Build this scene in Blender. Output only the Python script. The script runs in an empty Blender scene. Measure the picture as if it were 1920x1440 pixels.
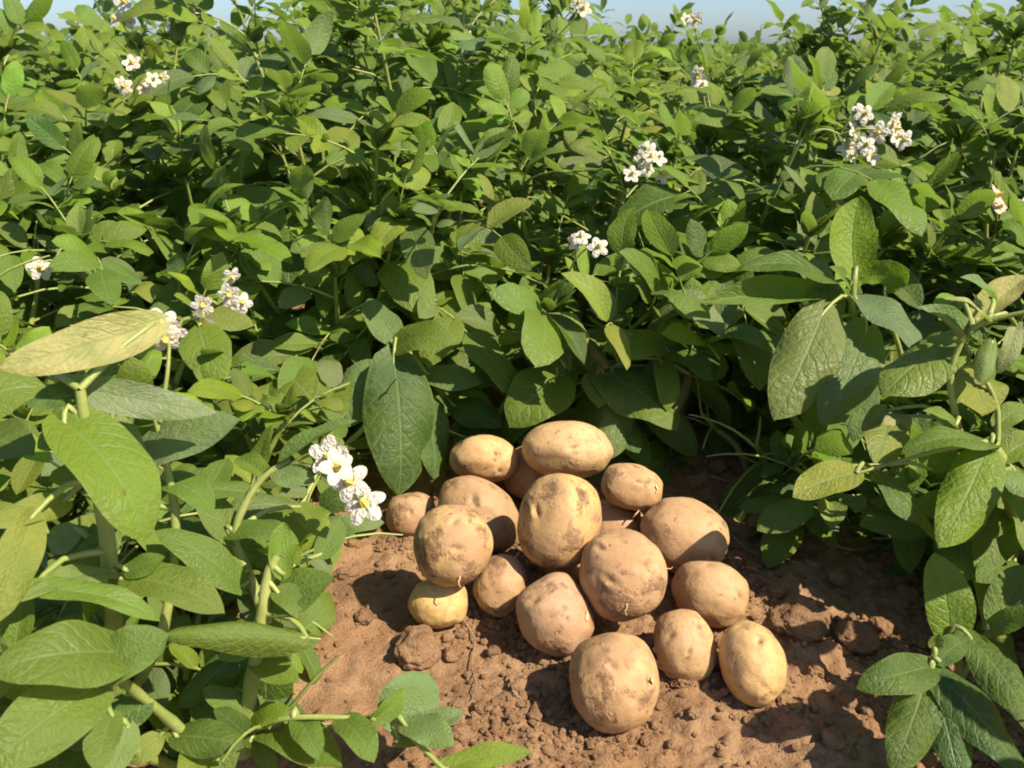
import bpy, math, random
import numpy as np
from mathutils import Vector, Matrix

random.seed(7)
RNG = np.random.default_rng(7)
SC = bpy.context.scene
COL = SC.collection

# ------------------------------------------------------------------ camera, sky, sun, exposure
F_PX, CAM_H, PITCH = 1507.0, 0.50, math.radians(22.85)
cam_data = bpy.data.cameras.new('camera')
cam_data.sensor_width = 36.0
cam_data.lens = 36.0 * F_PX / 1920.0
cam_data.clip_start, cam_data.clip_end = 0.01, 3000.0
cam_data.dof.use_dof = True
cam_data.dof.focus_distance = 0.78
cam_data.dof.aperture_fstop = 15.0
cam = bpy.data.objects.new('camera', cam_data)
cam.location = (0, 0, CAM_H)
cam.rotation_euler = (math.radians(90) - PITCH, 0, 0)
COL.objects.link(cam)
SC.camera = cam

SUN_TO = Vector((0.57, -0.33, 0.755)).normalized()
SUN_EL = math.asin(SUN_TO.z)
SUN_AZ = math.atan2(SUN_TO.x, SUN_TO.y)
world = bpy.data.worlds.new('World')
SC.world = world
world.use_nodes = True
wn = world.node_tree
wn.nodes.clear()
sky = wn.nodes.new('ShaderNodeTexSky')
sky.sky_type = 'NISHITA'
sky.sun_disc = False
sky.sun_elevation = SUN_EL
sky.sun_rotation = SUN_AZ
sky.air_density = 0.85
sky.dust_density = 1.0
sky.ozone_density = 6.0
bg = wn.nodes.new('ShaderNodeBackground')
bg.inputs['Strength'].default_value = 0.095
wo = wn.nodes.new('ShaderNodeOutputWorld')
wn.links.new(sky.outputs[0], bg.inputs['Color'])
wn.links.new(bg.outputs[0], wo.inputs['Surface'])

sun_d = bpy.data.lights.new('sun', 'SUN')
sun_d.energy = 5.0
sun_d.angle = math.radians(0.53)
sun_d.color = (1.0, 0.915, 0.775)
sun = bpy.data.objects.new('sun', sun_d)
sun.rotation_euler = (-SUN_TO).to_track_quat('-Z', 'Y').to_euler()
sun.location = (2, -1, 3)
COL.objects.link(sun)

SC.view_settings.view_transform = 'Standard'
SC.view_settings.look = 'None'
SC.view_settings.exposure = 0.85
SC.view_settings.gamma = 1.0
SC.view_settings.use_curve_mapping = False
SC.cycles.filter_width = 1.9
SC.cycles.max_bounces = 6
SC.cycles.transparent_max_bounces = 4

# ------------------------------------------------------------------ small helpers
RIGHT = Vector((1, 0, 0))
FWD = Vector((0, math.cos(PITCH), -math.sin(PITCH)))
UPV = Vector((0, math.sin(PITCH), math.cos(PITCH)))
CAM = Vector((0, 0, CAM_H))
Z = Vector((0, 0, 1))


def P(px, py, depth):
    """a point of the place, from where it shows in the photograph and how far away it is"""
    return CAM + (RIGHT * ((px - 960) / F_PX) + FWD + UPV * ((720 - py) / F_PX)) * depth


def link(o, parent=None):
    COL.objects.link(o)
    if parent is not None:
        o.parent = parent
    return o


def tag(o, label=None, cat=None, group=None, kind=None):
    if label:
        o['label'] = label
    if cat:
        o['category'] = cat
    if group:
        o['group'] = group
    if kind:
        o['kind'] = kind
    return o


def empty(name, loc):
    o = bpy.data.objects.new(name, None)
    o.location = loc
    o.empty_display_size = 0.05
    return link(o)


def mesh_np(name, verts, faces, mat, smooth=True, uv=None, attrs=None):
    """mesh from arrays; faces is an (n, k) array of k-gons or a list of tuples"""
    me = bpy.data.meshes.new(name)
    if isinstance(faces, np.ndarray):
        v = np.asarray(verts, dtype=np.float32)
        n, k = faces.shape
        me.vertices.add(len(v))
        me.vertices.foreach_set('co', v.ravel())
        me.loops.add(n * k)
        me.loops.foreach_set('vertex_index', faces.astype(np.int32).ravel())
        me.polygons.add(n)
        me.polygons.foreach_set('loop_start', (np.arange(n) * k).astype(np.int32))
        me.polygons.foreach_set('loop_total', np.full(n, k, dtype=np.int32))
        li = faces.ravel()
    else:
        me.from_pydata([tuple(p) for p in verts], [], faces)
        li = np.array([i for f_ in faces for i in f_])
    if uv is not None:
        l = me.uv_layers.new(name='UVMap')
        l.data.foreach_set('uv', np.asarray(uv, dtype=np.float32)[li].ravel())
    me.update(calc_edges=True)
    if attrs:
        for an, arr in attrs.items():
            a = me.attributes.new(an, 'FLOAT', 'POINT')
            a.data.foreach_set('value', np.asarray(arr, dtype=np.float32))
    me.polygons.foreach_set('use_smooth', np.full(len(me.polygons), smooth))
    if mat is not None:
        me.materials.append(mat)
    me.validate()
    return me


def hash2(ix, iy, iz, seed):
    h = (ix.astype(np.int64) * 374761393 + iy.astype(np.int64) * 668265263 + iz.astype(np.int64) * 2147483647 + seed * 974634541) & 0xFFFFFFFF
    h = ((h ^ (h >> 13)) * 1274126177) & 0xFFFFFFFF
    h = h ^ (h >> 16)
    return (h & 0xFFFF) / 65535.0


def vnoise(x, y, z=None, seed=0):
    """smooth value noise in -1..1"""
    x = np.asarray(x, dtype=float)
    y = np.asarray(y, dtype=float)
    z = np.zeros_like(x) if z is None else np.asarray(z, dtype=float)
    xi, yi, zi = np.floor(x), np.floor(y), np.floor(z)
    fx, fy, fz = x - xi, y - yi, z - zi
    ux, uy, uz = (t * t * t * (t * (t * 6 - 15) + 10) for t in (fx, fy, fz))
    out = 0
    for dx in (0, 1):
        for dy in (0, 1):
            for dz in (0, 1):
                w = (ux if dx else 1 - ux) * (uy if dy else 1 - uy) * (uz if dz else 1 - uz)
                out = out + w * hash2(xi + dx, yi + dy, zi + dz, seed)
    return out * 2 - 1


def fbm(x, y, z=None, octaves=4, seed=0):
    s, a, f_ = 0, 1.0, 1.0
    for o in range(octaves):
        s = s + a * vnoise(np.asarray(x) * f_, np.asarray(y) * f_, None if z is None else np.asarray(z) * f_, seed + o * 17)
        a *= 0.5
        f_ *= 2.03
    return s


# ------------------------------------------------------------------ node helper
class NT:
    def __init__(self, mat):
        mat.use_nodes = True
        self.t = mat.node_tree
        self.t.nodes.clear()

    def n(self, kind, **kw):
        nd = self.t.nodes.new(kind)
        for k, v in kw.items():
            if k.startswith('i_'):
                nd.inputs[k[2:].replace('_', ' ')].default_value = v
            else:
                setattr(nd, k, v)
        return nd

    def l(self, a, b):
        self.t.links.new(a, b)

    def math(self, op, a, b=None, clamp=False):
        nd = self.t.nodes.new('ShaderNodeMath')
        nd.operation = op
        nd.use_clamp = clamp
        for i, v in enumerate((a, b)):
            if v is None:
                continue
            if isinstance(v, (int, float)):
                nd.inputs[i].default_value = v
            else:
                self.l(v, nd.inputs[i])
        return nd.outputs[0]

    def ramp(self, fac, stops):
        nd = self.t.nodes.new('ShaderNodeMapRange')
        nd.interpolation_type = 'SMOOTHSTEP'
        self.l(fac, nd.inputs[0])
        nd.inputs[1].default_value, nd.inputs[2].default_value = stops[0], stops[1]
        nd.inputs[3].default_value, nd.inputs[4].default_value = (stops[2], stops[3]) if len(stops) > 2 else (0, 1)
        return nd.outputs[0]

    def mix(self, fac, a, b, blend='MIX'):
        nd = self.t.nodes.new('ShaderNodeMix')
        nd.data_type = 'RGBA'
        nd.blend_type = blend
        for s, v in ((nd.inputs[0], fac), (nd.inputs[6], a), (nd.inputs[7], b)):
            if isinstance(v, (int, float)):
                s.default_value = v
            elif isinstance(v, tuple):
                s.default_value = v + (1.0,) if len(v) == 3 else v
            else:
                self.l(v, s)
        return nd.outputs[2]

    def noise(self, vec, scale, detail=3, rough=0.55):
        nd = self.t.nodes.new('ShaderNodeTexNoise')
        nd.inputs['Scale'].default_value = scale
        nd.inputs['Detail'].default_value = detail
        nd.inputs['Roughness'].default_value = rough
        if vec is not None:
            self.l(vec, nd.inputs['Vector'])
        return nd.outputs[0]

    def bump(self, h, strength, dist, normal=None):
        nd = self.t.nodes.new('ShaderNodeBump')
        nd.inputs['Strength'].default_value = strength
        nd.inputs['Distance'].default_value = dist
        self.l(h, nd.inputs['Height'])
        if normal is not None:
            self.l(normal, nd.inputs['Normal'])
        return nd.outputs[0]

    def out(self, sh):
        o = self.t.nodes.new('ShaderNodeOutputMaterial')
        self.l(sh, o.inputs['Surface'])


def offset_vec(t, scale=(7.3, 3.1, 5.7)):
    """object coordinates shifted by the object's own random number, so copies differ"""
    tc = t.n('ShaderNodeTexCoord')
    oi = t.n('ShaderNodeObjectInfo')
    m = t.n('ShaderNodeVectorMath', operation='MULTIPLY_ADD')
    c = t.n('ShaderNodeCombineXYZ')
    for i in range(3):
        t.l(t.math('MULTIPLY', oi.outputs['Random'], scale[i] * 10), c.inputs[i])
    t.l(tc.outputs['Object'], m.inputs[0])
    m.inputs[1].default_value = (1, 1, 1)
    t.l(c.outputs[0], m.inputs[2])
    return m.outputs[0], oi


# ------------------------------------------------------------------ materials
def leaf_material(name, per_island=False):
    mat = bpy.data.materials.new(name)
    t = NT(mat)
    uvn = t.n('ShaderNodeUVMap')
    uvn.uv_map = 'UVMap'
    sp = t.n('ShaderNodeSeparateXYZ')
    t.l(uvn.outputs[0], sp.inputs[0])
    u, v = sp.outputs[0], sp.outputs[1]
    av = t.math('ABSOLUTE', v)
    vec, oi = offset_vec(t)
    geo = t.n('ShaderNodeNewGeometry')
    # veins: a midrib and side veins that sweep towards the tip
    mid = t.ramp(av, (0.02, 0.075, 1, 0))
    wob = t.math('MULTIPLY', t.noise(vec, 5.0, 2), 0.10)
    s = t.math('ADD', t.math('SUBTRACT', u, t.math('MULTIPLY', t.math('POWER', av, 1.25), 0.27)), wob)
    fr = t.math('FRACT', t.math('MULTIPLY', s, 7.5))
    d = t.math('ABSOLUTE', t.math('SUBTRACT', fr, 0.5))
    side = t.ramp(d, (0.03, 0.13, 1, 0))
    sidew = t.math('MULTIPLY', side, t.ramp(av, (0.55, 1.0, 1, 0.25)))
    vein = t.math('MAXIMUM', mid, t.math('MULTIPLY', sidew, 0.55))
    # colour
    if per_island:
        rnd = geo.outputs['Random Per Island']
        hue = t.mix(t.ramp(rnd, (0.1, 0.95)), (0.085, 0.155, 0.020), (0.200, 0.290, 0.026))
        r2 = t.math('FRACT', t.math('MULTIPLY', rnd, 17.31))
        base = t.mix(t.ramp(r2, (0.75, 1.0, 0, 0.5)), hue, (0.22, 0.28, 0.06))
    else:
        base = oi.outputs['Color']
    mott = t.noise(vec, 3.0, 3)
    base = t.mix(t.ramp(mott, (0.35, 0.70, 0.0, 0.5)), base, t.mix(0.75, base, (0.17, 0.20, 0.06), 'MULTIPLY') if False else (0.155, 0.220, 0.035))
    base = t.mix(t.math('MULTIPLY', vein, 0.42), base, (0.23, 0.32, 0.10))
    spots = t.math('MULTIPLY', t.ramp(t.noise(vec, 9.0, 3), (0.66, 0.74)), t.ramp(t.noise(vec, 1.3, 1), (0.5, 0.62)))
    base = t.mix(t.math('MULTIPLY', spots, 0.55), base, (0.16, 0.085, 0.03))
    edge = t.math('MULTIPLY', t.ramp(av, (0.90, 1.0)), 0.25)
    base = t.mix(edge, base, (0.25, 0.27, 0.08))
    under = t.mix(0.55, base, (0.18, 0.245, 0.110))
    colr = t.mix(geo.outputs['Backfacing'], base, under)
    # quilted surface
    q = t.math('ADD', t.math('MULTIPLY', vein, -1.0), t.math('MULTIPLY', t.noise(vec, 22.0, 2), 0.35))
    nrm = t.bump(q, 0.30, 0.004 if per_island else 0.03)
    pb = t.n('ShaderNodeBsdfPrincipled')
    t.l(colr, pb.inputs['Base Color'])
    t.l(t.ramp(t.noise(vec, 2.1, 2), (0.3, 0.7, 0.42, 0.62)), pb.inputs['Roughness'])
    pb.inputs['Specular IOR Level'].default_value = 0.34
    t.l(nrm, pb.inputs['Normal'])
    tr = t.n('ShaderNodeBsdfTranslucent')
    t.l(t.mix(0.65, colr, (0.23, 0.36, 0.013)), tr.inputs['Color'])
    t.l(nrm, tr.inputs['Normal'])
    ms = t.n('ShaderNodeMixShader')
    ms.inputs[0].default_value = 0.47
    t.l(pb.outputs[0], ms.inputs[1])
    t.l(tr.outputs[0], ms.inputs[2])
    t.out(ms.outputs[0])
    return mat


def stem_material():
    mat = bpy.data.materials.new('stem_green')
    t = NT(mat)
    vec, oi = offset_vec(t)
    n1 = t.noise(vec, 28.0, 3)
    c = t.mix(t.ramp(n1, (0.3, 0.7)), (0.19, 0.235, 0.048), (0.31, 0.330, 0.09))
    c = t.mix(t.ramp(t.noise(vec, 12.0, 3), (0.60, 0.72, 0, 0.6)), c, (0.16, 0.09, 0.045))
    pb = t.n('ShaderNodeBsdfPrincipled')
    t.l(c, pb.inputs['Base Color'])
    pb.inputs['Roughness'].default_value = 0.5
    pb.inputs['Subsurface Weight'].default_value = 0.15
    pb.inputs['Subsurface Radius'].default_value = (0.003, 0.004, 0.001)
    t.l(t.bump(t.noise(vec, 160.0, 2), 0.3, 0.002), pb.inputs['Normal'])
    t.out(pb.outputs[0])
    return mat


def petal_material():
    mat = bpy.data.materials.new('white_petal')
    t = NT(mat)
    vec, oi = offset_vec(t)
    c = t.mix(t.ramp(t.noise(vec, 2.5, 2), (0.45, 0.75, 0, 0.6)), oi.outputs['Color'], (0.72, 0.62, 0.48))
    tc = t.n('ShaderNodeTexCoord')
    ln = t.n('ShaderNodeVectorMath', operation='LENGTH')
    t.l(tc.outputs['Object'], ln.inputs[0])
    c = t.mix(t.ramp(ln.outputs['Value'], (0.06, 0.24, 0.75, 0.0)), c, (0.55, 0.55, 0.14))
    pb = t.n('ShaderNodeBsdfPrincipled')
    t.l(c, pb.inputs['Base Color'])
    pb.inputs['Roughness'].default_value = 0.6
    t.l(t.bump(t.noise(vec, 9.0, 2), 0.4, 0.1), pb.inputs['Normal'])
    tr = t.n('ShaderNodeBsdfTranslucent')
    t.l(c, tr.inputs['Color'])
    ms = t.n('ShaderNodeMixShader')
    ms.inputs[0].default_value = 0.3
    t.l(pb.outputs[0], ms.inputs[1])
    t.l(tr.outputs[0], ms.inputs[2])
    t.out(ms.outputs[0])
    return mat


def plain_material(name, col, rough=0.6, col2=None, scale=30.0):
    mat = bpy.data.materials.new(name)
    t = NT(mat)
    vec, oi = offset_vec(t)
    pb = t.n('ShaderNodeBsdfPrincipled')
    n1 = t.noise(vec, scale, 4)
    t.l(t.mix(t.ramp(n1, (0.3, 0.7)), col, col2 or tuple(x * 0.6 for x in col)), pb.inputs['Base Color'])
    pb.inputs['Roughness'].default_value = rough
    t.l(t.bump(n1, 0.4, 0.003), pb.inputs['Normal'])
    t.out(pb.outputs[0])
    return mat


def soil_material(name, bump_scale=1.0):
    mat = bpy.data.materials.new(name)
    t = NT(mat)
    geo = t.n('ShaderNodeNewGeometry')
    pos = geo.outputs['Position']
    big = t.noise(pos, 7.0, 4)
    mid = t.noise(pos, 55.0, 5, 0.65)
    fine = t.noise(pos, 420.0, 4, 0.7)
    c = t.mix(t.ramp(big, (0.35, 0.65)), (0.325, 0.176, 0.083), (0.410, 0.240, 0.122))
    c = t.mix(t.ramp(mid, (0.42, 0.72, 0.0, 0.8)), c, (0.220, 0.120, 0.060))
    c = t.mix(t.ramp(fine, (0.50, 0.75, 0.0, 0.55)), c, (0.42, 0.275, 0.165))
    c = t.mix(t.ramp(fine, (0.25, 0.45, 0.55, 0.0)), c, (0.110, 0.055, 0.028))
    damp = t.ramp(t.noise(pos, 13.0, 5, 0.6), (0.52, 0.68, 0.0, 0.35))
    c = t.mix(damp, c, (0.165, 0.080, 0.036))
    pb = t.n('ShaderNodeBsdfPrincipled')
    t.l(c, pb.inputs['Base Color'])
    pb.inputs['Roughness'].default_value = 0.95
    pb.inputs['Specular IOR Level'].default_value = 0.15
    b1 = t.bump(mid, 0.6 * bump_scale, 0.008)
    b2 = t.bump(fine, 1.0 * bump_scale, 0.0036, b1)
    t.l(b2, pb.inputs['Normal'])
    t.out(pb.outputs[0])
    return mat


def potato_material():
    mat = bpy.data.materials.new('potato_skin')
    t = NT(mat)
    vec, oi = offset_vec(t)
    at = t.n('ShaderNodeAttribute', attribute_name='eye')
    dirt_amt = oi.outputs['Alpha']
    c = oi.outputs['Color']
    blot = t.noise(vec, 16.0, 3)
    c = t.mix(t.ramp(blot, (0.35, 0.7, 0, 0.55)), c, (0.50, 0.305, 0.135))
    skin = t.noise(vec, 120.0, 4, 0.65)
    c = t.mix(t.ramp(skin, (0.44, 0.70, 0, 0.55)), c, (0.34, 0.185, 0.085))
    c = t.mix(t.math('MULTIPLY', t.ramp(t.noise(vec, 15.0, 4), (0.42, 0.66, 0, 1)), t.math('ADD', t.math('MULTIPLY', dirt_amt, 0.65), 0.12)), c, (0.33, 0.170, 0.065))
    # thin dried soil film and thicker stuck patches
    film = t.math('MULTIPLY', t.ramp(t.noise(vec, 22.0, 4, 0.6), (0.36, 0.66)), t.math('MULTIPLY', dirt_amt, 1.0))
    c = t.mix(film, c, (0.33, 0.190, 0.100))
    pm = t.noise(vec, 42.0, 5, 0.62)
    thr = t.math('SUBTRACT', 0.645, t.math('MULTIPLY', dirt_amt, 0.17))
    patch = t.math('MULTIPLY', t.math('SUBTRACT', pm, thr), 11.0, clamp=True)
    patch = t.math('MULTIPLY', patch, t.ramp(t.noise(vec, 170.0, 4, .7), (0.30, 0.62, .25, .95)))
    c = t.mix(patch, c, (0.185, 0.098, 0.046))
    specks = t.ramp(t.noise(vec, 190.0, 2), (0.66, 0.73, 0, 0.75))
    c = t.mix(specks, c, (0.17, 0.085, 0.035))
    c = t.mix(t.math('MULTIPLY', at.outputs['Fac'], 0.9), c, (0.16, 0.08, 0.035))
    pb = t.n('ShaderNodeBsdfPrincipled')
    t.l(c, pb.inputs['Base Color'])
    pb.inputs['Roughness'].default_value = 0.62
    pb.inputs['Specular IOR Level'].default_value = 0.3
    pb.inputs['Subsurface Weight'].default_value = 0.08
    pb.inputs['Subsurface Radius'].default_value = (0.006, 0.003, 0.001)
    h = t.math('ADD', t.math('MULTIPLY', patch, 0.8), t.math('MULTIPLY', skin, 0.55))
    h = t.math('ADD', h, t.math('MULTIPLY', blot, 1.0))
    h = t.math('ADD', h, t.math('MULTIPLY', t.noise(vec, 420.0, 3, .7), 0.35))
    t.l(t.bump(h, 0.55, 0.0022), pb.inputs['Normal'])
    t.out(pb.outputs[0])
    return mat


M_LEAF = leaf_material('leaf_green')
M_LEAF_MASS = leaf_material('leaf_mass_green', per_island=True)
M_STEM = stem_material()
M_PETAL = petal_material()
M_ANTHER = plain_material('yellow_anther', (0.78, 0.60, 0.12), 0.5, (0.66, 0.56, 0.14))
M_SOIL = soil_material('dry_brown_soil')
M_CLOD = soil_material('clod_soil', 1.2)
M_POTATO = potato_material()
M_FLAKE = plain_material('torn_potato_skin', (0.60, 0.42, 0.20), 0.6, (0.46, 0.29, 0.13))
M_DRY = plain_material('dry_straw', (0.36, 0.26, 0.14), 0.7, (0.20, 0.12, 0.06))

# ------------------------------------------------------------------ the ground: one sheet to the horizon
def ground_z(x, y):
    x = np.asarray(x, dtype=float)
    y = np.asarray(y, dtype=float)
    near = np.clip((3.5 - np.hypot(x, y - .6)) / 1.5, 0, 1)
    z = 0.010 * fbm(x * 5, y * 5, octaves=2, seed=3)
    z = z + 0.006 * np.clip(fbm(x * 26, y * 26, octaves=3, seed=11), -.6, 1.4)
    smooth = 1 / (1 + np.exp((np.hypot((x + .17) / .13, (y - .58) / .16) - 1) * -6))   # trodden flat patch on the left is smoother
    z = z + (0.0058 * np.abs(fbm(x * 70, y * 70, octaves=3, seed=23)) - .003 + .0014 * vnoise(x * 170, y * 170, seed=31)) * (.25 + .75 * smooth)
    z = z - 0.030 * np.exp(-(((x - .55) / .20) ** 2 + ((y - .78) / .20) ** 2))
    z = z + 0.030 * np.clip((y - 0.85) / 0.3, 0, 1)
    return z * near - 0.012 * (1 - near)


def axis_lines(lo, hi, step, reach):
    mid = np.arange(lo, hi + step / 2, step)
    out, s, p_ = [], step, hi
    while p_ < reach:
        s *= 1.22
        p_ += s
        out.append(p_)
    out2, s, p_ = [], step, lo
    while p_ > -reach:
        s *= 1.22
        p_ -= s
        out2.append(p_)
    return np.concatenate([np.array(out2[::-1]), mid, np.array(out)])


gx = axis_lines(-0.42, 0.66, 0.0030, 1500.0)
gy = axis_lines(0.36, 1.12, 0.0030, 1500.0)
GX, GY = np.meshgrid(gx, gy)
GZ = ground_z(GX, GY)
nx, ny = len(gx), len(gy)
idx = np.arange(nx * ny).reshape(ny, nx)
gf = np.stack([idx[:-1, :-1], idx[:-1, 1:], idx[1:, 1:], idx[1:, :-1]], -1).reshape(-1, 4)
ground = link(bpy.data.objects.new('ground', mesh_np('ground', np.stack([GX, GY, GZ], -1).reshape(-1, 3), gf, M_SOIL)))
tag(ground, 'dry reddish brown field soil under and around the potatoes', None, None, 'structure')


def gz(x, y):
    return float(ground_z(np.array([x]), np.array([y]))[0])


# ------------------------------------------------------------------ geometry pieces
def tube(pts, radii, sides=6):
    """tapered tube along a polyline; returns verts, quad faces"""
    pts = [Vector(p_) for p_ in pts]
    vs, fs = [], []
    up = Vector((0.31, 0.2, 0.93))
    prev = None
    for i, p_ in enumerate(pts):
        d = (pts[min(i + 1, len(pts) - 1)] - pts[max(i - 1, 0)]).normalized()
        a = d.cross(prev if prev is not None else up)
        if a.length < 1e-4:
            a = d.orthogonal()
        a.normalize()
        b = a.cross(d).normalized()
        prev = b
        for k in range(sides):
            th = 2 * math.pi * k / sides
            vs.append(p_ + (a * math.cos(th) + b * math.sin(th)) * radii[i])
    for i in range(len(pts) - 1):
        for k in range(sides):
            k2 = (k + 1) % sides
            fs.append((i * sides + k, i * sides + k2, (i + 1) * sides + k2, (i + 1) * sides + k))
    return vs, fs


def spline(pts, n):
    """Catmull-Rom through the points"""
    pts = [Vector(p_) for p_ in pts]
    q = [pts[0] * 2 - pts[1]] + pts + [pts[-1] * 2 - pts[-2]]
    out = []
    m = len(pts) - 1
    for i in range(n + 1):
        s = i / n * m
        k = min(int(s), m - 1)
        t = s - k
        a, b, c, d = q[k], q[k + 1], q[k + 2], q[k + 3]
        out.append(0.5 * ((2 * b) + (c - a) * t + (2 * a - 5 * b + 4 * c - d) * t * t + (3 * b - a - 3 * c + d) * t ** 3))
    return out


class MB:
    def __init__(self):
        self.v, self.f = [], []

    def add(self, vs, fs):
        o = len(self.v)
        self.v += vs
        self.f += [tuple(i + o for i in f_) for f_ in fs]

    def tube(self, pts, r0, r1, sides=6):
        n = len(pts)
        self.add(*tube(pts, [r0 + (r1 - r0) * i / (n - 1) for i in range(n)], sides))

    def mesh(self, name, mat):
        return mesh_np(name, self.v, self.f, mat)


def leaf_arrays(nu, nv, halfw, bend, fold, wave, twist, quilt, curl, seed, notch=0.0):
    """one ovate leaf of unit length along +Y, upper side +Z; returns verts, faces, uv"""
    r = random.Random(seed)
    ph1, ph2 = r.uniform(0, 6.28), r.uniform(0, 6.28)
    asym = r.uniform(-0.08, 0.08)
    side_b = r.uniform(-0.22, 0.22)
    vs, uv = [], []
    L = 1.0
    y = z = x = 0.0
    ang = -bend * 0.35
    lat = 0.0
    for i in range(nu + 1):
        u = i / nu
        prof = (u + 0.012) ** 0.48 * (1 - u) ** 0.67 / 0.583
        if u > 0.86:
            prof *= 1 - 0.30 * ((u - 0.86) / 0.14)
        if i == 0:
            prof = 0.10
        w = halfw * prof
        tw = twist * (u - 0.3)
        ca, sa = math.cos(ang), math.sin(ang)
        for j in range(nv + 1):
            v = -1 + 2 * j / nv
            av = abs(v)
            ww = w * (1 + asym * v)
            f_ = fold * (1 - 0.45 * u)
            lx = ww * v * math.cos(f_) * (1 - 0.10 * abs(curl) * av)
            lz = ww * av * math.sin(f_)
            lz += wave * av ** 2 * halfw * math.sin(u * 9.0 + ph1 + (2.2 if v > 0 else 0)) * (0.35 + 0.65 * math.sin(math.pi * u))
            lz -= curl * ww * av ** 2.5
            lz += quilt * halfw * math.cos(2 * math.pi * 7.5 * (u - 0.27 * av ** 1.25)) * (1 - 0.4 * av) * (1 if 0 < av < 1 else 0.2) * min(1, prof)
            cx, cz = lx * math.cos(tw) - lz * math.sin(tw), lx * math.sin(tw) + lz * math.cos(tw)
            ey = notch * av * av * (1 - u) ** 4 * -0.12
            vs.append((x + cx + side_b * (u * u - u), y - cz * sa + ey * ca, z + cz * ca))
            uv.append((u, v))
        ds = L / nu
        ang += bend / nu * (0.4 + 1.2 * u)
        y += ds * math.cos(-ang)
        z -= ds * math.sin(ang)
        x += 0
    V = np.array(vs)
    base = V[nv // 2].copy()
    tip = V[nu * (nv + 1) + nv // 2].copy()
    V -= base
    d = tip - base
    a = math.atan2(d[2], d[1])
    c, s = math.cos(-a), math.sin(-a)
    V = np.stack([V[:, 0], V[:, 1] * c - V[:, 2] * s, V[:, 1] * s + V[:, 2] * c], 1) / math.hypot(d[1], d[2])
    fs = []
    for i in range(nu):
        for j in range(nv):
            k = i * (nv + 1) + j
            fs.append((k, k + 1, k + nv + 2, k + nv + 1))
    return V, np.array(fs), np.array(uv)


def leaf_kinds(nu, nv, n, seed0, quilt):
    out = []
    r = random.Random(seed0)
    for k in range(n):
        out.append(leaf_arrays(nu, nv, r.uniform(0.31, 0.41), r.uniform(0.1, 1.2), r.uniform(0.06, 0.50), r.uniform(0.03, 0.17),
                               r.uniform(-0.6, 0.6), quilt, r.uniform(-0.15, 0.5), seed0 + k, r.uniform(0, 1)))
    return out


LEAF_MID = [mesh_np('leaf', *a[:2], M_LEAF, uv=a[2]) for a in leaf_kinds(8, 6, 24, 100, 0.0)]
HERO = {}
for key, args in dict(
        flat=(0.335, 0.35, 0.16, 0.10, 0.10, 0.05, 0.05), flat2=(0.33, 0.50, 0.22, 0.14, -0.15, 0.05, 0.10),
        arch=(0.33, 1.15, 0.25, 0.12, 0.12, 0.05, 0.15), arch2=(0.33, 0.95, 0.30, 0.16, -0.2, 0.05, 0.18),
        fold=(0.33, 0.55, 0.62, 0.10, 0.20, 0.04, 0.0), cup=(0.34, -0.45, 0.42, 0.12, 0.0, 0.05, -0.15),
        droop=(0.33, 0.60, 0.12, 0.16, 0.05, 0.06, 0.32), curl=(0.33, 0.95, 0.10, 0.2, 0.3, 0.05, 0.75)).items():
    a = leaf_arrays(18, 12, *args, seed=sum(map(ord, key)) % 29, notch=0.9)
    HERO[key] = mesh_np('leaf', *a[:2], M_LEAF, uv=a[2])

GREEN = dict(
    mid=(0.136, 0.205, 0.027), dark=(0.068, 0.124, 0.020), bright=(0.190, 0.270, 0.026), yellow=(0.255, 0.290, 0.045),
    pale=(0.225, 0.300, 0.095), grey=(0.150, 0.205, 0.070), cream=(0.440, 0.430, 0.150), lime=(0.185, 0.305, 0.016))


def frame_matrix(base, axis, normal, sx, sy, sz):
    y = axis.normalized()
    n = normal - y * normal.dot(y)
    if n.length < 1e-5:
        n = y.orthogonal()
    n.normalize()
    x = y.cross(n)
    m = Matrix(((x.x * sx, y.x * sy, n.x * sz, base.x), (x.y * sx, y.y * sy, n.y * sz, base.y),
                (x.z * sx, y.z * sy, n.z * sz, base.z), (0, 0, 0, 1)))
    return m


def put_leaf(plant, mesh, base, axis, normal, size, color, wide=1.0):
    o = bpy.data.objects.new('leaf', mesh)
    link(o, plant)
    o.matrix_local = Matrix.Translation(-plant.location) @ frame_matrix(base, axis, normal, size * wide, size, size)
    o.color = (*color, 1.0)
    return o


# ------------------------------------------------------------------ flowers
def corolla_mesh(seed):
    r = random.Random(seed)
    na, rings = 40, [0.10, 0.35, 0.62, 0.85, 1.0]
    reflex = r.uniform(0.1, 0.95)
    vs, fs = [(0, 0, -0.05)], []
    for q in rings:
        for k in range(na):
            th = 2 * math.pi * k / na
            lobe = abs(math.cos(2.5 * th)) ** 1.1
            rad = q * (1 if q < 0.4 else 1 - (1 - (0.60 + 0.40 * lobe)) * ((q - 0.35) / 0.65))
            z = 0.20 * q - reflex * max(0, rad - 0.4) ** 1.5 + 0.07 * math.cos(5 * th) * q + r.uniform(-.02, .02)
            vs.append((0.5 * rad * math.cos(th), 0.5 * rad * math.sin(th), 0.5 * z))
    for k in range(na):
        fs.append((0, 1 + k, 1 + (k + 1) % na))
    for i in range(len(rings) - 1):
        for k in range(na):
            a, b = 1 + i * na + k, 1 + i * na + (k + 1) % na
            fs.append((a, a + na, b + na, b))
    return mesh_np('flower', vs, fs, M_PETAL)


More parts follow.
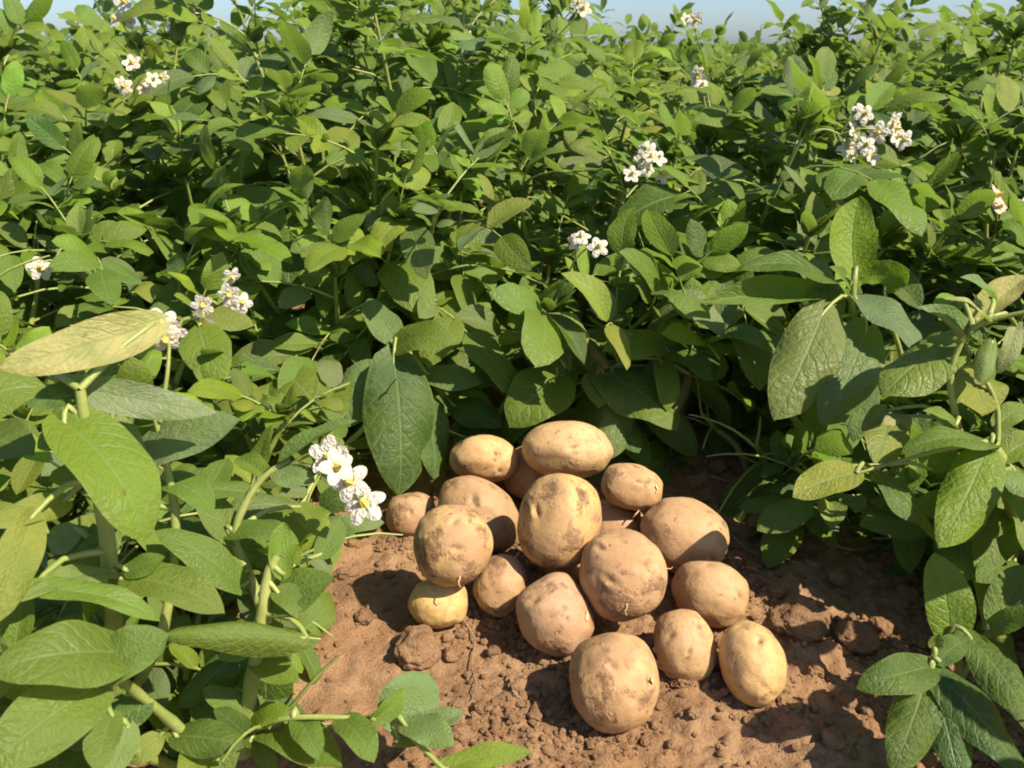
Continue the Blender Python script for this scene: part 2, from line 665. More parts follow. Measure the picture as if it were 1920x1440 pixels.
def stamen_mesh():
    mb = MB()
    for k in range(5):
        th = 2 * math.pi * k / 5
        c, s = math.cos(th) * 0.05, math.sin(th) * 0.05
        mb.tube([(c * 1.2, s * 1.2, 0.0), (c * 1.3, s * 1.3, 0.10), (c * .8, s * .8, 0.22), (c * .3, s * .3, 0.30)], 0.045, 0.02, 5)
    return mb.mesh('stamen', M_ANTHER)


COROLLA = [corolla_mesh(k) for k in range(5)]
STAMEN = stamen_mesh()


def put_flower(plant, pos, face, size, r, tint=(0.74, 0.68, 0.56)):
    o = bpy.data.objects.new('flower', r.choice(COROLLA))
    link(o, plant)
    ref = Vector((r.uniform(-1, 1), r.uniform(-1, 1), r.uniform(-1, 1)))
    n = face.normalized()
    y = n.cross(ref).normalized()
    o.matrix_local = Matrix.Translation(-plant.location) @ frame_matrix(pos, y, n, size, size, size)
    o.color = (*tint, 1.0)
    o['label'] = 'white star-shaped flower with yellow centre'
    s = bpy.data.objects.new('stamen', STAMEN)
    link(s, o)
    return o


def flower_cluster(plant, centre, spread, n, size, root, r, face=None, tint=(0.74, 0.68, 0.56)):
    """a cyme: a stalk that forks into short stalks, a nodding flower on each"""
    mb = MB()
    fork = centre + (root - centre).normalized() * spread * 1.1
    o_ = -plant.location
    mb.tube([q + o_ for q in spline([root, (root + fork) / 2 + Vector((r.uniform(-.006, .006), 0, .008)), fork], 6)], 0.0017, 0.0012, 5)
    for k in range(n):
        d = Vector((r.gauss(0, 1), r.gauss(0, 0.6) - 0.3, r.gauss(0, 0.7)))
        pos = centre + d.normalized() * spread * r.uniform(0.5, 1.35)
        fc = (face or Vector((0.15, -0.8, 0.4))) + Vector((r.uniform(-.8, .8), r.uniform(-.5, .3), r.uniform(-.6, .5)))
        stalk_end = pos - fc.normalized() * size * 0.03
        midp = (fork + stalk_end) / 2 + Z * spread * 0.35
        mb.tube([q + o_ for q in spline([fork, midp, stalk_end], 5)], 0.0011, 0.0009, 5)
        put_flower(plant, pos, fc, size * r.uniform(0.85, 1.12), r, tint)
    link(bpy.data.objects.new('flower_stalk', mb.mesh('flower_stalk', M_STEM)), plant)


# ------------------------------------------------------------------ a grown potato plant
def vary(c, r, amt=0.22):
    k = 1 + r.uniform(-amt, amt)
    return (c[0] * k * (1 + r.uniform(-.12, .16)), c[1] * k, c[2] * k * (1 + r.uniform(-.25, .35)))


def plant_skeleton(h, spread, nst, r, lean=Vector((0, 0, 0)), leafsize=1.0, reach=1.0):
    """stems as polylines and petioles as polylines, and the leaves: (stem index, base, axis, normal, size)"""
    stems, leaves, tops = [], [], []
    a0 = r.uniform(0, 6.28)
    for s in range(nst):
        az = a0 + 2 * math.pi * s / nst + r.uniform(-.5, .5)
        out = Vector((math.cos(az), math.sin(az), 0))
        hh = h * r.uniform(0.80, 1.06)
        sp = spread * r.uniform(0.5, 1.0)
        b = out * 0.02
        p1 = b + out * sp * 0.35 + Z * hh * 0.38 + lean * 0.25
        p2 = b + out * sp * 0.75 + Z * hh * 0.72 + lean * 0.6
        p3 = b + out * sp * 1.0 + Z * hh * 0.97 + lean
        main = spline([b - Z * 0.03, p1, p2, p3], 8)
        pets = []
        nl = max(6, int(hh / 0.035))
        phi = r.uniform(0, 6.28)
        for k in range(nl):
            t = 0.10 + 0.88 * k / (nl - 1)
            q = t * 8
            i = min(int(q), 7)
            pos = main[i].lerp(main[i + 1], q - i)
            tang = (main[i + 1] - main[i]).normalized()
            phi += 2.4 + r.uniform(-.35, .35)
            side = Vector((math.cos(phi), math.sin(phi), 0))
            side = (side + out * 0.45).normalized()
            young = max(0, (t - 0.72) / 0.28)
            el = math.radians(32 + 38 * young + r.uniform(-14, 14) - (20 if t < 0.3 else 0))
            d0 = side * math.cos(el) + Z * math.sin(el)
            Lr = (0.155 - 0.075 * young) * r.uniform(0.8, 1.2) * reach
            if t < 0.25:
                Lr *= 0.8
            pts = [pos]
            d = d0.copy()
            for _ in range(5):
                d = (d + Vector((0, 0, -0.20 + 0.10 * young)) + Vector((r.uniform(-.06, .06), r.uniform(-.06, .06), 0))).normalized()
                pts.append(pts[-1] + d * Lr / 5)
            pets.append(pts)
            sz = (0.062 - 0.021 * young) * r.uniform(0.82, 1.22) * leafsize
            # terminal leaflet and side pairs
            plane = Z * 0.62 + SUN_TO * 0.45 + side * 0.25 + Vector((r.gauss(0, .30), r.gauss(0, .30) - .10, 0))

            def nrm_for(ax):
                return plane + Vector((r.gauss(0, .20), r.gauss(0, .20), r.gauss(0, .1)))
            ax = (d + Vector((0, 0, -0.15 + r.uniform(-.25, .2)))).normalized()
            leaves.append((s, pts[5], ax, nrm_for(ax), sz * 1.15, young))
            for pi_, f_ in ((4, 1.0), (3, 0.8), (1, .62)) if sz > 0.035 else ((3, 0.9),):
                for sg in (-1, 1):
                    if r.random() < 0.08:
                        continue
                    dirp = (pts[pi_] - pts[pi_ - 1]).normalized()
                    lat = dirp.cross(plane)
                    if lat.length < 1e-3:
                        lat = Vector((1, 0, 0))
                    lat = lat.normalized() * sg
                    ax = (lat * 0.86 + dirp * r.uniform(0.3, 0.65) + Vector((0, 0, r.uniform(-.35, .15)))).normalized()
                    st = pts[pi_] + ax * 0.004
                    leaves.append((s, st, ax, nrm_for(ax), sz * f_ * r.uniform(0.8, 1.1), young))
            if r.random() < 0.8 and sz > 0.04:       # a small interjected leaflet
                ax = (Vector((r.uniform(-1, 1), r.uniform(-1, 1), 0.2))).normalized()
                leaves.append((s, pts[3], ax, Z.copy(), sz * r.uniform(.25, .5), young))
        for k in range(8):                            # young tuft at the tip
            th = r.uniform(0, 6.28)
            ax = (Vector((math.cos(th), math.sin(th), 0)) * r.uniform(.25, .9) + Z * r.uniform(.4, .9)).normalized()
            leaves.append((s, main[8].copy(), ax, Z * .5 - Vector((math.cos(th), math.sin(th), 0)), 0.034 * leafsize * r.uniform(.7, 1.4), 1.0))
        stems.append((main, pets))
        tops.append(main[8])
    return stems, leaves, tops


def leaf_color(r, young):
    q = r.random()
    if q < 0.07:
        c = GREEN['yellow']
    elif q < 0.22:
        c = GREEN['grey']
    elif q < 0.36:
        c = GREEN['dark']
    elif q < 0.52:
        c = GREEN['bright']
    else:
        c = GREEN['mid']
    if young > 0.3 and r.random() < 0.7:
        c = GREEN['bright' if r.random() < .7 else 'lime']
    return vary(c, r)


def grow_plant(x, y, h, spread, nst, seed, label, group=None, lean=(0, 0, 0), leafsize=1.0, keep=None, reach=1.0):
    r = random.Random(seed)
    root = empty('potato_plant', (x, y, gz(x, y)))
    tag(root, label, 'potato plant', group)
    stems, leaves, tops = plant_skeleton(h, spread, nst, r, Vector(lean), leafsize, reach)
    for main, pets in stems:
        mb = MB()
        mb.tube(main, 0.0062, 0.0020, 6)
        for p_ in pets:
            mb.tube(p_, 0.0019, 0.0009, 4)
        link(bpy.data.objects.new('stem', mb.mesh('stem', M_STEM)), root)
    kp, ky = r.uniform(.84, 1.18), r.uniform(.92, 1.14)
    if len(leaves) > 298:                            # the lowest leaves, deep in shade, go first
        leaves = sorted(leaves, key=lambda q: -q[1].z)[:298]
    for s, b, ax, n, sz, young in leaves:
        w = root.location + b
        if keep and not keep(w):
            continue
        put_leaf(root, r.choice(LEAF_MID), w, ax, n, sz, tuple(c_ * q_ for c_, q_ in zip(leaf_color(r, young), (kp * ky, kp, kp))), r.uniform(0.85, 1.15))
    return root, [root.location + t for t in tops]


CROP = 'potato plants of the dense crop'
CROP_LABEL = 'leafy green potato plant in the dense crop standing behind the potato pile'


def clear_of_pile(w):
    """no leaf of the crop hangs over the bare soil"""
    if w.y < 0.84 and -0.20 < w.x < 0.42:
        return False
    # nor right before the lens
    return not (w.y < 0.42 and abs(w.x) < 0.45)


ORD = ('first second third fourth fifth sixth seventh eighth ninth tenth eleventh twelfth thirteenth fourteenth fifteenth sixteenth '
       'seventeenth eighteenth nineteenth twentieth').split()


def in_frame(o, h):
    q = o.location + Z * h * .8 - CAM
    d = q.dot(FWD)
    return d > 0 and abs(q.dot(RIGHT) / d * F_PX) < 960


plants = []
seed = 1000
ROWS = {1.05: 'low potato plant at the crop foot behind the bare soil', 1.27: 'potato plant in second crop line behind the pile',
        1.52: 'potato plant in third crop line behind the pile', 1.82: 'tall potato plant in fourth crop line behind the pile'}
for (y0, h, sp, gap, x0, x1, nst) in (
        (1.05, 0.26, 0.11, 0.16, -0.95, 1.00, 4), (1.27, 0.35, 0.13, 0.20, -1.15, 1.2, 4), (1.52, 0.425, 0.13, 0.25, -1.35, 1.4, 4),
        (1.82, 0.455, 0.13, 0.26, -1.6, 1.6, 4), (2.18, 0.455, 0.14, 0.28, -1.85, 1.85, 4), (2.6, 0.45, 0.15, 0.31, -2.1, 2.1, 4)):
    r = random.Random(int(y0 * 100))
    n = int((x1 - x0) / gap)
    seen = 0
    for k in range(n + 1):
        x = x0 + (x1 - x0) * k / n + r.uniform(-.06, .06)
        y = y0 + r.uniform(-.07, .07)
        hh = h * r.uniform(0.86, 1.12)
        pxg = 960 + F_PX * x / (0.916 * y)
        if y0 > 1.4:                                   # the skyline of the crop rises and dips
            dip = max(math.exp(-((pxg - c_) / w_) ** 2) for c_, w_ in ((110, 100), (395, 130), (1160, 100), (1380, 130), (1740, 120)))
            peak = max(math.exp(-((pxg - c_) / w_) ** 2) for c_, w_ in ((10, 60), (235, 70), (620, 110), (830, 130), (1010, 60), (1290, 60), (1560, 70), (1890, 80)))
            hh = h * (r.uniform(0.98, 1.22) - 0.33 * dip + 0.22 * peak * (1 - dip))
        if y0 == 1.05 and 0.05 < x < 0.36:
            hh *= 0.75
        seed += 1
        lab = CROP_LABEL
        if y0 in ROWS and abs(F_PX * x / (0.92 * y + .08)) < 950:
            lab = '%s, %s from left' % (ROWS[y0], ORD[seen])
            seen += 1
        plants.append(grow_plant(x, y, hh, sp, nst, seed, lab, CROP, (r.uniform(-.03, .03), -0.05 if y0 < 1.6 else 0, 0), r.uniform(0.95, 1.2) * (1.06 if y0 < 1.9 else 0.95), clear_of_pile))

# rows at both sides of the bare soil, mostly beside the frame; their shade falls into it
BESIDE = 'leafy potato plant beyond the right edge of the picture, shading the soil'
BESIDE_L = 'leafy potato plant beyond the left edge of the picture'
WHERE_R = [BESIDE] * 15
WHERE_R[10] = 'tiny potato plant at the right rear corner of the bare soil'
WHERE_R[11] = 'tiny potato plant on the edge of the shaded hollow, behind the yellow leaf'
WHERE_R[12] = 'tiny potato plant inside the shaded hollow at right'
WHERE_R[2] = 'leafy potato plant behind the bent pale stalks at the right edge'
WHERE_R[8] = 'low potato plant under the grey spotted hanging leaves'
WHERE_R[9] = 'low potato plant in the gap left of the grey spotted hanging leaves'
WHERE_R[7] = 'low potato plant behind the hollow at the right edge'
for k, (x, y, h) in enumerate(((0.84, 0.52, 0.32), (0.88, 0.80, 0.32), (0.66, 1.00, 0.24), (0.86, 0.24, 0.34), (1.12, 0.62, 0.40), (1.10, 0.95, 0.40),
                              (0.66, 0.44, 0.20), (0.66, 0.68, 0.15), (0.55, 0.84, 0.14), (0.43, 0.95, 0.14), (0.335, 0.90, 0.09), (0.43, 0.83, 0.10), (0.50, 0.74, 0.10), (0.61, 0.34, 0.27), (0.74, 0.26, 0.24))):
    plants.append(grow_plant(x, y, h, 0.12, 4, 3000 + k, WHERE_R[k], 'potato plants right of the soil' if WHERE_R[k] != BESIDE else 'potato plants beyond the right edge', (0, 0, 0), 1.05, (lambda w: w.x > 0.45 or w.y > 0.84) if k < 10 or k > 12 else (lambda w: w.x > .30), .7 if 10 <= k <= 12 else 1.0))
WHERE_L = [BESIDE_L] * 15
for k_, w_ in {0: 'medium potato plant under the cream folded leaf at left', 1: 'potato plant between the cream leaf and the big drooping leaf', 2: 'potato plant above the cream leaf at the left edge',
               3: 'low potato plant left of the big drooping leaf', 6: 'low potato plant behind the brownish stem at left', 7: 'low potato plant under the corner leaves at bottom left',
               8: 'low potato plant left of the white flower pair', 9: 'small potato plant directly under the white flower pair', 10: 'small potato plant beside the thick pale stem',
               11: 'small potato plant behind the corner leaves', 12: 'small potato plant above the white flower pair', 13: 'potato plant behind the large bright hanging leaf at left',
               14: 'tiny potato plant at the foot of the thick pale stem'}.items():
    WHERE_L[k_] = w_
for k, (x, y, h) in enumerate(((-0.62, 0.62, 0.26), (-0.46, 0.80, 0.20), (-0.66, 0.90, 0.30), (-0.30, 0.90, 0.16), (-0.85, 0.55, 0.36), (-0.90, 0.80, 0.36),
                               (-0.40, 0.60, 0.16), (-0.50, 0.44, 0.16), (-0.34, 0.74, 0.16), (-0.26, 0.68, 0.09), (-0.30, 0.56, 0.10), (-0.36, 0.48, 0.12),
                               (-0.26, 0.82, 0.13), (-0.45, 0.70, 0.20), (-0.27, 0.46, 0.06))):
    plants.append(grow_plant(x, y, h, 0.10, 4 if h > .25 else 3, 3100 + k, WHERE_L[k], 'potato plants left of the soil' if WHERE_L[k] != BESIDE_L else 'potato plants beyond the left edge', (0, 0, 0), 1.0 if h > .25 else .85,
                             lambda w: w.y > 0.34 and w.x < -0.185 and w.z < .62 - .5 * math.hypot(w.x, w.y) + .12, 1.0 if h > .25 else 0.75))

# ------------------------------------------------------------------ farther plants: a stem and one foliage mass each
FAR_LEAF = leaf_kinds(4, 2, 8, 400, 0.0)


def foliage_mesh(skel_leaves, r, thin=1.0, grow=1.0):
    V, Fq, UV = [], [], []
    off = 0
    for s, b, ax, n, sz, young in skel_leaves:
        if r.random() > thin:
            continue
        a = r.choice(FAR_LEAF)
        m = np.array(frame_matrix(b, ax, n, sz * grow, sz * grow, sz * grow))
        V.append(a[0] @ m[:3, :3].T + m[:3, 3])
        Fq.append(a[1] + off)
        UV.append(a[2])
        off += len(a[0])
    return mesh_np('foliage', np.concatenate(V), np.concatenate(Fq), M_LEAF_MASS, uv=np.concatenate(UV))


far_kinds = []
for k in range(7):
    r = random.Random(500 + k)
    st, lv, tp = plant_skeleton(0.43 * r.uniform(.95, 1.05), 0.15, 4, r, leafsize=0.98)
    mb = MB()
    for main, pets in st:
        mb.tube(main, 0.006, 0.002, 5)
    far_kinds.append((foliage_mesh(lv, r), mb.mesh('stem', M_STEM)))
FAR_LABEL = 'distant potato plant in the far rows near the skyline'
r = random.Random(9)
yy = 3.0
while yy < 7.6:
    half = 0.66 * yy + 0.5
    n = int(2 * half / (0.30 + 0.03 * (yy - 3)))
    for k in range(n + 1):
        x = -half + 2 * half * k / n + r.uniform(-.07, .07)
        y = yy + r.uniform(-.08, .08)
        root = empty('potato_plant', (x, y, gz(x, y)))
        root.rotation_euler = (0, 0, r.uniform(0, 6.28))
        s = r.uniform(0.84, 1.06) * (1.22 if r.random() < .22 else 1)
        root.scale = (1.1, 1.1, s)
        tag(root, FAR_LABEL, 'potato plant', 'potato plants in the far rows')
        fm, sm = r.choice(far_kinds)
        fo = link(bpy.data.objects.new('foliage', fm), root)
        fo['kind'] = 'stuff'
        link(bpy.data.objects.new('stem', sm), root)
    yy += 0.46 + 0.03 * (yy - 3)

# beyond: the crop reads as one mass, down to the edge of the field
V, Fq, UV = [], [], []
off = 0
NF = 26000
fy = 7.7 + (70 - 7.7) * RNG.random(NF) ** 2.2
fx = (RNG.random(NF) * 2 - 1) * (0.75 * fy + 2)
# and on both sides of the near rows
NS = 16000
sy_ = 0.6 + 7.6 * RNG.random(NS)
sx_ = np.where(RNG.random(NS) < .5, -1, 1) * (np.maximum(1.35, 0.72 * sy_ + 0.55) + 4.5 * RNG.random(NS) ** 1.6)
fx, fy = np.concatenate([fx, sx_]), np.concatenate([fy, sy_])
NF = len(fx)
fz = 0.44 * (1 - 0.60 * RNG.random(NF) ** 1.8) * (1 + 0.05 * vnoise(fx * 1.5, fy * 1.5, seed=5))
for i in range(NF):
    a = FAR_LEAF[i % len(FAR_LEAF)]
    th, el = RNG.random() * 6.283, RNG.normal() * 0.4
    ax = Vector((math.cos(th) * math.cos(el), math.sin(th) * math.cos(el), math.sin(el)))
    n = Vector((RNG.normal() * .4, RNG.normal() * .4 - .1, 1.0))
    sz = 0.075 * (1 + 0.05 * (fy[i] - 7)) * (0.8 + .5 * RNG.random())
    m = np.array(frame_matrix(Vector((fx[i], fy[i], fz[i])), ax, n, sz * 1.2, sz, sz))
    V.append(a[0] @ m[:3, :3].T + m[:3, 3])
    Fq.append(a[1] + off)
    UV.append(a[2])
    off += len(a[0])
far = link(bpy.data.objects.new('far_potato_crop', mesh_np('far_potato_crop', np.concatenate(V), np.concatenate(Fq), M_LEAF_MASS, uv=np.concatenate(UV))))
tag(far, 'far off potato crop merging into a green mass at the skyline', 'crop', None, 'stuff')

# ------------------------------------------------------------------ the foreground plants, stem by stem and leaf by leaf
def hero_plant(label, base, stems, leaves, group=None, sunward=0.0):
    """stems: lists of (px, py, depth) with radii; leaves: base, tip, width px, shape, colour, face tilt, roll"""
    b = P(*base)
    root = empty('potato_plant', (b.x, b.y, gz(b.x, b.y)))
    tag(root, label, 'potato plant', group)
    r = random.Random(len(label) * 7 + len(leaves))
    lines = []
    for pts, r0, r1 in stems:
        w = spline([P(*q) for q in pts], 14)
        lines.append((w, r0, r1))
    meshes = [MB() for _ in lines]
    for k, (w, r0, r1) in enumerate(lines):
        loc = [q - root.location for q in w]
        rr = [(r0 + (r1 - r0) * i / (len(w) - 1)) * (1 + .18 * (1 if i % 4 == 0 else 0)) for i in range(len(w))]
        meshes[k].add(*tube(loc, rr, 8))
    for lf in leaves:
        b0, t0, wpx, shape, colr = lf[:5]
        up = (lf[5] if len(lf) > 5 else 0.55) + sunward
        roll = lf[6] if len(lf) > 6 else 0.0
        A, T = P(*b0), P(*t0)
        ax = T - A
        L = ax.length
        n = (CAM - (A + T) / 2).normalized() * (1 - up) + (Z * 0.55 + SUN_TO * 0.75) * up
        yv = ax.normalized()
        n = (n - yv * n.dot(yv)).normalized()
        n = Matrix.Rotation(math.radians(roll), 3, yv) @ n
        dmid = (b0[2] + t0[2]) / 2
        wide = wpx * dmid / F_PX / 0.66
        o = bpy.data.objects.new('leaf', HERO[shape])
        link(o, root)
        o.matrix_local = Matrix.Translation(-root.location) @ frame_matrix(A, ax, n, wide, L, (wide + L) / 2)
        if not isinstance(colr, str) and colr[1] < colr[0] * .7:
            o['label'] = 'small shrivelled brown leaf'
        o.color = (*vary(GREEN[colr] if isinstance(colr, str) else colr, r, 0.08), 1.0)
        # its stalk, to the nearest point of a stem lower than the leaf
        best = None
        for k, (w, r0, r1) in enumerate(lines):
            for q in w:
                dd = (q - A).length + (0.06 if q.z > A.z + 0.01 else 0)
                if best is None or dd < best[0]:
                    best = (dd, k, q)
        if best and 0.004 < best[0] < 0.30:
            q = best[2]
            mid = (q + A) / 2 - yv * L * 0.06 + Z * 0.006
            meshes[best[1]].tube([p_ - root.location for p_ in spline([q, mid, A, A + yv * L * 0.06], 6)], 0.0024, 0.0012, 6)
    for mb in meshes:
        link(bpy.data.objects.new('stem', mb.mesh('stem', M_STEM)), root)
    return root, lines


# plant A: left foreground, thick pale stem beside the bare soil
pA, lA = hero_plant(
    'potato plant with thick pale stem and white flowers at left edge of bare soil', (455, 1400, .60),
    [([(455, 1410, .61), (470, 1290, .575), (490, 1180, .555), (500, 1090, .55), (520, 1040, .55)], .0062, .0030),
     ([(500, 1170, .60), (470, 1085, .60), (440, 1010, .60), (462, 940, .60), (500, 890, .60), (545, 862, .60)], .0042, .0017),
     ([(450, 1390, .61), (520, 1350, .57), (640, 1345, .56), (745, 1352, .57)], .0024, .0014)],
    [((535, 862, .60), (668, 788, .59), 66, 'fold', 'pale', .7, -20),
     ((520, 880, .60), (590, 905, .58), 70, 'flat', 'pale', .4),
     ((500, 1125, .56), (628, 1085, .55), 118, 'flat', 'mid', .75),
     ((530, 1078, .55), (532, 978, .56), 62, 'cup', 'bright', .1, 10),
     ((520, 1110, .55), (600, 1165, .54), 80, 'flat2', 'mid', .6),
     ((575, 1195, .53), (310, 1190, .50), 76, 'curl', 'mid', .85, -8),
     ((455, 1100, .58), (292, 995, .56), 90, 'arch', 'mid', .75),
     ((500, 1180, .60), (505, 1370, .61), 120, 'droop', 'dark', .2, 25),
     ((440, 1010, .60), (370, 900, .62), 80, 'flat2', 'mid', .6),
     ((470, 925, .61), (340, 930, .60), 60, 'arch2', 'mid', .8),
     ((450, 1030, .61), (530, 960, .63), 70, 'flat', 'mid', .6),
     ((480, 1160, .60), (400, 1320, .60), 66, 'droop', 'dark', .2),
     ((470, 1200, .60), (330, 1330, .58), 70, 'droop', 'dark', .2),
     ((490, 1370, .59), (640, 1440, .54), 110, 'flat2', 'mid', .75),
     ((470, 1390, .58), (400, 1330, .55), 60, 'flat', 'dark', .7),
     ((752, 1375, .57), (806, 1262, .59), 150, 'flat2', 'pale', .45, 12),
     ((750, 1388, .57), (872, 1335, .57), 84, 'fold', 'pale', .6, -10),
     ((700, 1350, .56), (760, 1290, .57), 55, 'fold', 'bright', .6, 25),
     ((760, 1360, .56), (850, 1400, .54), 85, 'flat2', 'pale', .7),
     ((640, 1350, .56), (700, 1430, .53), 80, 'arch', 'mid', .6),
     ((560, 1345, .57), (600, 1425, .54), 70, 'arch2', 'mid', .7),
     ((600, 1040, .66), (640, 970, .68), 60, 'flat', 'mid', .5),
     ((560, 950, .64), (610, 1010, .62), 66, 'flat2', 'bright', .5),
     ((500, 900, .62), (440, 860, .64), 60, 'fold', 'bright', .5),
     ((430, 1000, .60), (560, 1020, .58), 70, 'arch', 'mid', .7),
     ((455, 1080, .59), (370, 1060, .57), 70, 'flat', 'bright', .7),
     ((485, 1200, .56), (410, 1240, .54), 70, 'arch2', 'mid', .7),
     ((480, 1230, .57), (560, 1280, .55), 76, 'flat', 'mid', .6),
     ((465, 1330, .58), (380, 1290, .57), 66, 'flat2', 'mid', .6),
     ((460, 1370, .59), (545, 1330, .57), 60, 'arch', 'bright', .6),
     ((830, 1440, .54), (1000, 1410, .55), 56, 'flat2', 'bright', .8)])
# plant B: far left foreground with the large leaves, one cream underside
pB, lB = hero_plant(
    'potato plant at the far left with large pale folded top leaf and brownish stem', (215, 1330, .60),
    [([(225, 1330, .62), (212, 1150, .56), (205, 1050, .53), (190, 930, .51), (165, 820, .50), (150, 730, .49)], .0068, .0030),
     ([(225, 1330, .62), (300, 1200, .58), (330, 1000, .57), (310, 860, .56), (290, 780, .55)], .0042, .0020)],
    [((292, 605, .52), (-5, 690, .47), 118, 'flat2', 'cream', .45, -12),
     ((115, 720, .51), (408, 775, .52), 84, 'flat', (0.29, 0.33, 0.14), .5, 20),
     ((120, 790, .49), (272, 1018, .475), 178, 'arch', 'bright', .55, -8),
     ((250, 870, .55), (452, 788, .55), 118, 'flat2', 'grey', .55),
     ((210, 780, .54), (270, 860, .53), 62, 'flat', 'pale', .5),
     ((215, 1075, .53), (25, 1130, .46), 66, 'arch', 'pale', .85, 10),
     ((60, 1105, .475), (300, 1165, .49), 74, 'arch', 'bright', .75, -12),
     ((225, 1085, .53), (420, 1150, .52), 110, 'arch', 'mid', .75),
     ((238, 1070, .53), (310, 1045, .53), 60, 'flat', 'mid', .7),
     ((120, 940, .50), (-30, 985, .45), 80, 'flat2', 'yellow', .6),
     ((60, 970, .47), (-20, 1180, .44), 100, 'arch2', 'yellow', .5, -20),
     ((140, 990, .56), (100, 1040, .56), 66, 'flat', 'pale', .4),
     ((180, 880, .53), (90, 900, .50), 80, 'flat2', 'mid', .6),
     ((160, 800, .52), (70, 840, .50), 80, 'arch', 'mid', .6),
     ((150, 740, .51), (60, 760, .49), 70, 'flat', 'dark', .6),
     ((210, 1000, .55), (130, 1080, .53), 80, 'droop', 'mid', .5),
     ((320, 1040, .58), (250, 980, .58), 80, 'flat', 'bright', .6),
     ((310, 900, .57), (400, 960, .56), 80, 'arch', 'mid', .7),
     ((230, 960, .56), (330, 900, .58), 70, 'flat2', 'mid', .6)])
# plant C: bottom left corner
pC, lC = hero_plant(
    'potato plant with broad bright leaves filling the bottom left corner', (250, 1440, .55),
    [([(400, 1425, .57), (330, 1360, .54), (270, 1310, .51), (215, 1265, .48), (180, 1235, .46)], .0040, .0022),
     ([(330, 1440, .58), (240, 1400, .52), (180, 1330, .47)], .0040, .0022)],
    [((235, 1225, .46), (-20, 1260, .41), 168, 'arch', 'mid', .70, 6),
     ((190, 1268, .45), (318, 1190, .46), 118, 'flat2', 'mid', .55),
     ((185, 1285, .45), (-30, 1450, .40), 170, 'arch2', 'mid', .55, -10),
     ((210, 1340, .47), (180, 1450, .44), 80, 'flat', 'mid', .6),
     ((240, 1360, .50), (200, 1460, .48), 70, 'flat2', 'pale', .6),
     ((270, 1320, .51), (120, 1400, .50), 90, 'droop', 'dark', .4),
     ((400, 1425, .55), (330, 1450, .52), 90, 'flat', 'bright', .7),
     ((330, 1380, .54), (460, 1400, .53), 90, 'droop', 'dark', .6),
     ((300, 1380, .54), (240, 1430, .53), 60, 'arch', 'yellow', .6)])
# plant D: behind the pile, large drooping leaves
pD, lD = hero_plant(
    'low potato plant with very large drooping dark leaves directly behind the pile', (900, 800, 1.12),
    [([(900, 850, 1.08), (830, 740, 1.02), (760, 655, .95), (738, 640, .93)], .0048, .0026),
     ([(900, 850, 1.08), (960, 740, 1.04), (1030, 680, 1.0), (1070, 600, .99)], .0048, .0022),
     ([(900, 850, 1.08), (1060, 760, 1.06), (1150, 690, 1.0), (1240, 650, .97)], .0048, .0022)],
    [((738, 672, .92), (748, 930, .90), 172, 'droop', 'dark', .42, -6),
     ((705, 690, .94), (610, 800, .92), 125, 'droop', 'grey', .45, 15),
     ((790, 735, .95), (815, 900, .92), 105, 'droop', 'dark', .35, -20),
     ((740, 650, .93), (856, 640, .90), 88, 'arch', 'mid', .6, 10),
     ((745, 640, .94), (690, 560, .97), 80, 'flat2', 'grey', .5),
     ((800, 700, .97), (905, 720, .95), 78, 'flat', 'grey', .6),
     ((1045, 705, .98), (955, 800, .93), 140, 'arch', 'mid', .5, 10),
     ((1062, 600, .97), (985, 672, .93), 92, 'arch', 'mid', .55),
     ((1060, 690, .99), (1010, 610, 1.0), 70, 'flat2', 'mid', .5),
     ((1130, 700, .98), (1272, 808, .92), 150, 'droop', 'mid', .5, -10),
     ((1150, 720, .97), (1150, 860, .93), 90, 'droop', 'grey', .4),
     ((1120, 760, .98), (1200, 850, .94), 90, 'droop', 'dark', .4),
     ((1240, 650, .96), (1130, 660, .93), 88, 'arch2', 'bright', .55),
     ((1255, 660, .96), (1285, 600, .97), 82, 'cup', 'lime', .2),
     ((1250, 660, .96), (1335, 715, .93), 70, 'arch', 'mid', .6),
     ((1240, 680, .96), (1250, 770, .93), 60, 'arch', 'bright', .4),
     ((900, 790, 1.03), (860, 870, .97), 90, 'droop', 'dark', .4),
     ((960, 720, 1.02), (890, 690, .99), 80, 'flat2', 'dark', .5),
     ((1100, 640, .97), (1140, 690, .94), 30, 'curl', (.30, .17, .07), .4, 30),
     ((1125, 650, .97), (1118, 705, .94), 24, 'fold', (.36, .20, .08), .4, -30),
     ((1290, 700, .96), (1260, 790, .94), 26, 'curl', (.26, .15, .07), .4, 20),
     ((850, 760, 1.0), (940, 800, .97), 80, 'droop', 'dark', .4)])
